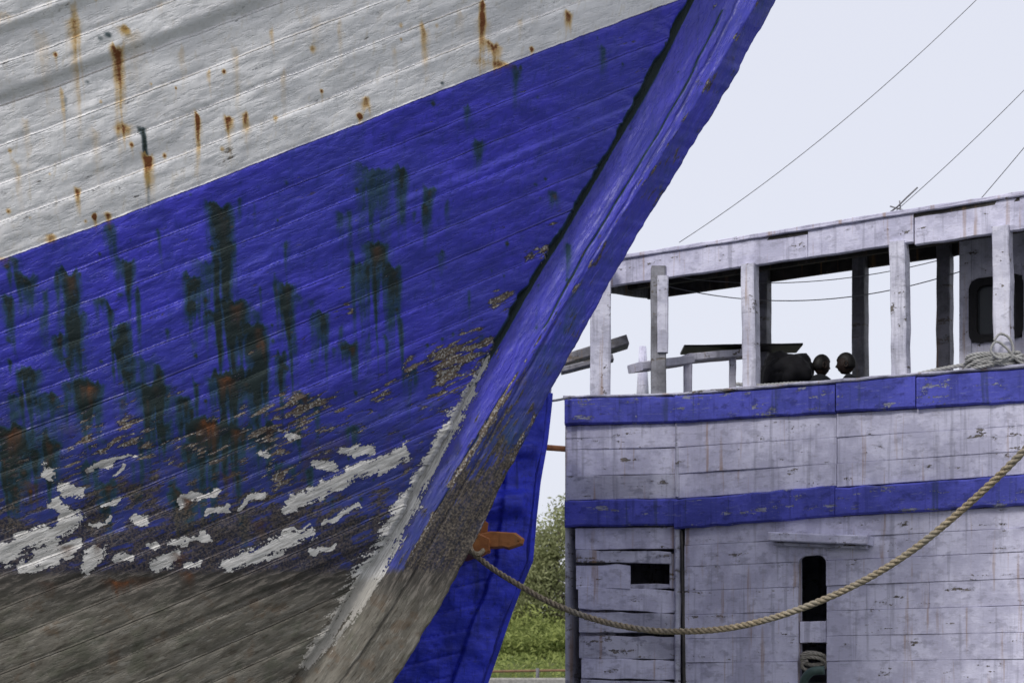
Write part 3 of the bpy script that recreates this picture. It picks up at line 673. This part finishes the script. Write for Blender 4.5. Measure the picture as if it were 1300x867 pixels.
# deck clutter
tb=B([MP,MK])
tb.beam(at(806,467,20.3),at(872,458,20.7),0.30,0.10,m=0); tb.beam(at(868,456,20.7),at(948,449,21.0),0.30,0.09,m=0)
tb.beam(at(873,452,20.6),at(873,530,20.6),0.10,0.10,m=0,side=(1,0,0)); tb.beam(at(835,470,20.6),at(835,530,20.6),0.07,0.07,m=0,side=(1,0,0)); tb.beam(at(930,455,20.9),at(930,530,20.9),0.08,0.08,m=0,side=(1,0,0))
tb.beam(at(866,444,21.0),at(1015,442,21.0),0.5,0.025,m=1); tb.beam(at(960,444,21.0),at(960,530,21.0),0.06,0.06,m=1,side=(1,0,0))
tb.obj("white_deck_table")
gp=B([MG]); gp.beam(at(700,464,21.2),at(796,434,21.2),0.35,0.12,m=0); gp.beam(at(712,471,21.0),at(778,455,21.0),0.2,0.07,m=0); gp.obj("gangplank")
def lump(name,c,r,mat,seed,amp=.2,zmin=-.7):
    bm=bmesh.new(); bmesh.ops.create_icosphere(bm,subdivisions=4,radius=1)
    for v in bm.verts:
        p=v.co; k_=1+amp*(float(fbm(np.array(p.x*1.7+seed),np.array(p.y*1.7+p.z*1.3+seed),seed))-.5)*2+amp*.3*(float(fbm(np.array(p.x*6+seed),np.array(p.z*6),seed+3))-.5)
        q=p*k_; v.co=Vector((c[0]+q.x*r[0],c[1]+q.y*r[1],c[2]+max(q.z,zmin)*r[2]))
    me=bpy.data.meshes.new(name); bm.to_mesh(me); bm.free(); me.polygons.foreach_set('use_smooth',[True]*len(me.polygons)); me.materials.append(mat)
    return link(bpy.data.objects.new(name,me),parent=None)
tr=empty("tarpaulin_bundle")
for c_,r_,sd_ in (((1000,474),(.30,.3,.24),3),((982,478),(.16,.25,.22),5)):
    o=lump("tarp_fold",tuple(at(*c_,20.25)),r_,MT,sd_,.35,-1.2); o.parent=tr
lump("tarp_base",tuple(at(1000,520,20.25)),(.42,.35,.35),MT,12,.2,-1.2).parent=tr

# seated deckhands: head, shoulders and hands show above the rail
def skin(name,verts,edges,rad,mat,parent,sub=2):
    me=bpy.data.meshes.new(name); me.from_pydata(verts,edges,[]); o=link(bpy.data.objects.new(name,me),parent)
    md=o.modifiers.new("skin",'SKIN'); sv=me.skin_vertices[0].data
    for i,r in enumerate(rad): sv[i].radius=(r,r)
    sv[0].use_root=True
    md.use_smooth_shade=True; s2=o.modifiers.new("sub",'SUBSURF'); s2.levels=sub; s2.render_levels=sub
    me.materials.append(mat); return o
def deckhand(hc,yaw,lean=0.0,raised=True):
    man=empty("seated_deckhand"); rot=Matrix.Rotation(yaw,3,'Z')
    def R_(x,y,z): return tuple(hc+rot@Vector((x+lean*max(0,-z-.1)*1.2,y,z)))
    V=[R_(.12,.0,-.64),R_(.12,.0,-.50),R_(.09,.0,-.36),R_(.06,.0,-.22),R_(.015,.0,-.11),
       R_(.06,-.17,-.22),R_(-.08,-.22,-.44),R_(-.26,-.14,-.42),
       R_(.06,.17,-.22),R_(-.12,.24,-.34),R_(-.30,.16,-.18 if raised else -.44),
       R_(-.24,-.10,-.54),R_(-.44,-.11,-.40),R_(-.46,-.11,-.64),
       R_(-.24,.12,-.54),R_(-.46,.13,-.42),R_(-.48,.13,-.64)]
    Ed=[(0,1),(1,2),(2,3),(3,4),(3,5),(5,6),(6,7),(3,8),(8,9),(9,10),(0,11),(11,12),(12,13),(0,14),(14,15),(15,16)]
    Rd=[.15,.145,.16,.125,.058,.08,.05,.036,.08,.05,.036,.085,.065,.05,.085,.065,.05]
    skin("body",V,Ed,Rd,MSHIRT,man)
    hd=bmesh.new(); bmesh.ops.create_uvsphere(hd,u_segments=40,v_segments=28,radius=1)
    for v in hd.verts:
        x,y,z=v.co
        X_=x*.104; Y_=y*.080; Z_=z*.122
        if z<-.2: Y_*=1-.30*(-z-.2); X_*= (1-.22*(-z-.2)) if x>0 else 1
        if x<-.5:
            X_-=.024*math.exp(-((z+.10)/.14)**2-(y/.16)**2)
            X_+=.012*math.exp(-((z-.12)/.10)**2-((abs(y)-.36)/.16)**2)
            X_-=.008*math.exp(-((z+.47)/.08)**2-(y/.3)**2)
            X_-=.010*math.exp(-((z+.85)/.14)**2-(y/.3)**2)
        v.co=(X_,Y_,Z_)
    me=bpy.data.meshes.new("head"); hd.to_mesh(me); hd.free(); me.polygons.foreach_set('use_smooth',[True]*len(me.polygons)); me.materials.append(MSKIN); me.materials.append(MHAIR)
    hair=lambda c: c.z>.05 or (c.x>.005 and c.z>-.06)
    for p in me.polygons:
        if hair(p.center): p.material_index=1
    for v in me.vertices:
        if hair(v.co): v.co*=1.10
    ho=link(bpy.data.objects.new("head",me),man); ho.location=hc; ho.rotation_euler=(0,-.12,yaw)
    eb=B([MSKIN])
    for sy in (-1,1):
        eb.tube([hc+rot@Vector((.012+.022*math.cos(a),sy*.082,-.012+.034*math.sin(a))) for a in np.linspace(0,6.28,12)],.009,k=6)
    for w_ in (7,10):
        w0=Vector(V[w_]); f=rot@Vector((-1,0,0)); sdv=rot@Vector((0,1,0))
        hcn=w0+f*.07+Vector((0,0,.01)); eb.tube([w0-f*.02,w0+f*.03,hcn],[.030,.032,.034],k=8)
        for k_ in range(4):
            b0=hcn+sdv*(-.03+.02*k_); L_=(.9,1.05,1,.8)[k_]; eb.tube([b0,b0+f*.035*L_+Vector((0,0,.008)),b0+f*.06*L_+Vector((0,0,-.012)),b0+f*.062*L_+Vector((0,0,-.036))],[.011,.0095,.0085,.007],k=6)
        b0=w0+f*.04-sdv*.03; eb.tube([b0,b0+f*.02-sdv*.02,b0+f*.05-sdv*.02+Vector((0,0,-.012))],[.012,.011,.009],k=6)
    eb.obj("ears_and_hands",man,True)
deckhand(at(1074,462,19.6),-0.35,0.0,True)
deckhand(at(1043,464,20.05),-2.75,0.10,False)

# ropes
ropem=M("hemp_rope",0.9,0.1); o=ropem.co(); nn=ropem.no(o,30,4,0.7); n2=ropem.no(o,2,2)
c_=ropem.mix(ropem.ss(nn,0.3,0.7),(0.17,0.14,0.095),(0.44,0.37,0.26)); c_=ropem.mix(ropem.ma('MULTIPLY',ropem.ss(n2,0.45,0.65),0.5),c_,(0.28,0.27,0.24))
RM=ropem.fin(c_,ropem.bump(nn,0.006,1))
rb=B([RM])
rpt=[(590,694),(598,700),(622,719),(650,737),(700,765),(760,787),(820,799),(870,801),(930,796),(1000,778),(1080,745),(1150,704),(1220,648),(1300,572),(1400,460),(1520,300)]
rope(rb,[at(u,v,18.3-(u-598)/702*4.4) for u,v in rpt],0.032,0.20)
loop=[at(606+9*math.cos(t),692+11*math.sin(t),18.3+.16*math.cos(t+1)) for t in np.linspace(0,6.28*2,26)]
rope(rb,loop,0.026)
rb.obj("mooring_rope",None,True)
rr_=B([plain("pale_nylon_rope",(0.40,0.40,0.39))])
pts=[]
for u,v in ((935,487),(965,489),(1010,487),(1060,486),(1110,483),(1150,478),(1190,470),(1230,463),(1262,462),(1300,455),(1340,455)):
    pts.append(at(u,v+random.uniform(-1,1),RW.y(u)+0.02))
rope(rr_,pts,0.022)
cc=WB.s(1262); pts=[]
for i in range(110):
    t=i/109*math.pi*2*7; pts.append(WB.p(cc+(.26+.05*math.sin(t*.37))*math.cos(t),5.07+0.02*i/109*6*.5+0.05*math.sin(t*1.3),0.0+.10*math.sin(t)))
rope(rr_,pts,0.020)
pts=[at(u,v,RW.y(1276)-.12) for u,v in ((1262,432),(1270,424),(1282,430),(1286,448),(1270,455),(1258,446),(1264,434),(1276,440),(1290,456),(1300,462))]
rope(rr_,pts,0.014)
rr_.obj("rail_rope_coil",None,True)
wr=B([MWIRE])
def wire(a,b,sag,r=.006):
    a=Vector(a); b=Vector(b); wr.tube([a.lerp(b,t)-Vector((0,0,sag*4*t*(1-t))) for t in np.linspace(0,1,24)],r,k=6)
wire(at(862,308,20.2),at(1290,-50,19),0.18,.0045); wire(at(1135,270,18.7),at(1400,10,17),0.06,.004); wire(at(1237,262,18.4),at(1420,40,17),0.02,.0045)
wire(at(860,352,20.6),at(1290,300,19.5),0.25,.005); wire(at(820,356,20.8),at(1260,330,19.5),.35,.006)
wr.obj("rigging_wires",None,True)
an=B([MWIRE]); an.tube([at(1127,272,18.9),at(1140,262,18.85),at(1150,252,18.8),at(1165,238,18.75)],.010); an.tube([at(1130,262,18.9),at(1150,268,18.8)],.008); an.tube([at(1142,255,18.85),at(1144,272,18.85)],.008); an.obj("wire_turnbuckle",None,True)
ms=B([MW]); ms.tube([at(816,520,60),at(816,440,60)],[.25,.12]); ms.obj("distant_mast",None,True)

# ---------------------------------------------------------------- setting
wt=M("harbour_water",0.12,0.5); o=wt.co(); nn=wt.no(wt.mp(o,(1,2.2,1)),1.2,4,0.6)
wm=wt.fin((0.07,0.085,0.07),wt.bump(nn,0.08,1.0))
g=B([wm]); g.add([(-2500,-60,0),(2500,-60,0),(2500,3000,0),(-2500,3000,0)],[(0,1,2,3)]); g.obj("water")
cq=plain("weathered_concrete",(0.34,0.33,0.31),0.85,.35)
g=B([cq]); g.loft([[Vector((x,40,-.5)),Vector((x,40,1.93)),Vector((x,40.04,1.97)),Vector((x,40.8,1.97)),Vector((x,40.8,-.5))] for x in np.linspace(-150,150,61)]); g.obj("concrete_quay_wall")
g=B([plain("rusty_rail",(.22,.13,.07)),MG]); g.tube([Vector((x,40.2,2.13+0.02*math.sin(x))) for x in np.linspace(-30,30,61)],.03,0,8)
for x in np.arange(-30,31,3.4): g.beam((x,40.2,1.95),(x,40.2,2.2),.08,.08,m=1,side=(1,0,0),seg=2)
g.obj("quay_rail",None,True)
gm_=M("grassy_ground",0.95,0.1); o=gm_.co(); nn=gm_.no(o,0.5,4,.6); n2=gm_.no(o,9,4,.7)
gmat=gm_.fin(gm_.mix(gm_.ss(n2,.35,.65),gm_.mix(gm_.ss(nn,.4,.6),(.12,.15,.04),(.18,.17,.08)),(.08,.12,.03)),gm_.bump(n2,.1,1))
xs_=np.concatenate([np.linspace(-2500,-80,12),np.linspace(-78,78,100),np.linspace(80,2500,12)]); ys_=np.concatenate([np.linspace(40.7,75,40),np.array([90,130,250,600,1500,3000])])
XG,YG=np.meshgrid(xs_,ys_); ZG=1.9+np.clip((YG-41)/9,0,1)*0.75+(fbm(XG*.3,YG*.3,3)-.5)*.35*np.clip((YG-41)/3,0,1)
quick("ground",XG,YG,ZG,gmat,None)

def leafmat(name,c1,c2):
    s=M(name,0.7,0.2); a=s.at('tone'); col=s.mix(a,c1,c2); s.fin(col)
    tr=s.new('ShaderNodeBsdfTranslucent'); s.put(tr.inputs[0],col); mxs=s.new('ShaderNodeMixShader'); mxs.inputs[0].default_value=.45
    s.nt.links.new(s.b.outputs[0],mxs.inputs[1]); s.nt.links.new(tr.outputs[0],mxs.inputs[2])
    s.nt.links.new(mxs.outputs[0],s.nt.nodes['Material Output'].inputs[0]); return s.m
LM=leafmat("olive_leaves",(.18,.20,.09),(.46,.48,.26)); LM2=leafmat("bush_leaves",(.09,.13,.03),(.38,.43,.14))
BK=plain("bark",(.16,.14,.11),.9)
def leaves(name,cent,size,tone,mat,parent):
    n=len(cent); nrm=rng.normal(size=(n,3)); nrm/=np.linalg.norm(nrm,axis=1)[:,None]
    t=np.cross(nrm,rng.normal(size=(n,3))); t/=np.linalg.norm(t,axis=1)[:,None]; b=np.cross(nrm,t)
    s=size[:,None]; V=np.stack([cent-t*s,cent+b*s*.4,cent+t*s,cent-b*s*.4],1).reshape(-1,3)
    me=bpy.data.meshes.new(name); me.from_pydata(V.tolist(),[],np.arange(n*4).reshape(-1,4).tolist())
    at_=me.attributes.new('tone','FLOAT','POINT'); at_.data.foreach_set('value',np.repeat(tone,4).astype(np.float32)); me.materials.append(mat)
    return link(bpy.data.objects.new(name,me),parent)
def tree(x,y,h,nl=8500):
    e=empty("feathery_tree"); tb_=B([BK]); z0=2.4; tips=[]
    tb_.tube(smoothpath([(x,y,z0),(x+.2,y,z0+h*.3),(x-.1,y+.1,z0+h*.6),(x+.1,y,z0+h*.9)],4),[.13-.009*i for i in range(13)])
    for i in range(28):
        a=random.uniform(0,6.28); zb_=z0+h*random.uniform(.12,.85); L=h*random.uniform(.2,.34)*(1.15-(zb_-z0)/h*.7)
        p0=Vector((x,y,zb_)); p2=p0+Vector((math.cos(a)*L,math.sin(a)*L,L*random.uniform(.2,.9))); p1=p0.lerp(p2,.5)+Vector((0,0,.15*L))
        tb_.tube([p0,p1,p2],[.04,.025,.01],k=5)
        for t in (.45,.7,1.0): tips.append((p0.lerp(p2,t),.24+.16*random.random()))
    tb_.obj("trunk_and_limbs",e,True)
    tips+= [(Vector((x+random.gauss(0,.2),y,z0+h*random.uniform(.8,1.0))),.3) for _ in range(5)]
    k=nl//len(tips); cs=[];tn=[]
    for p,r in tips:
        base=random.random()*.6
        c=rng.normal(size=(k,3))*np.array([r*.95,r*.95,r*.6])+np.array(p); cs.append(c); tn.append(np.clip(base+rng.uniform(-.15,.35,k)+(c[:,2]-p.z)*.7,0,1))
    cs=np.concatenate(cs); leaves("leaf_crown",cs,rng.uniform(.05,.11,len(cs)),np.concatenate(tn),LM,e)
for x,y,h in ((1.55,56,5.4),(2.7,59,4.5),(0.5,58,4.4),(-0.5,60,4.5),(-3.4,64,5),(5.6,60,5.0),(9.5,66,5.5),(-8,62,5)): tree(x,y,h)
cs=[];tn=[]
for i in range(200):
    x=random.uniform(-12,14) if i<130 else random.uniform(-1.5,3.5); y=random.uniform(50,57); hh=random.uniform(.3,1.5)*(1 if y>52 else .5); k=200; r=random.uniform(.22,.45)
    c=rng.normal(size=(k,3))*np.array([r,r,r*.55])+np.array([x,y,2.6+hh]); c=c[c[:,2]>2.3]; cs.append(c); tn.append(np.clip(random.random()*.75+rng.uniform(-.1,.3,len(c))+(c[:,2]-2.6-hh)*.8,0,1))
cs=np.concatenate(cs); leaves("bushes",cs,rng.uniform(.05,.10,len(cs)),np.concatenate(tn),LM2,None)
n=14000; gx=rng.uniform(-14,14,n); gy=rng.uniform(41,54,n); gz=1.95+np.clip((gy-41)/9,0,1)*.75+rng.uniform(0,.18,n)
leaves("grass",np.stack([gx,gy,gz],1),rng.uniform(.04,.10,n),rng.uniform(.2,1,n),LM2,None)
cs=[]
for i in range(160):
    x=random.uniform(-260,260); y=random.uniform(300,340); cs.append(rng.normal(size=(120,3))*np.array([4,3,2.0])+np.array([x,y,5+random.uniform(-1,2)]))
cs=np.concatenate(cs); leaves("distant_treeline",cs,rng.uniform(.4,.9,len(cs)),rng.uniform(0,.7,len(cs)),LM,None)
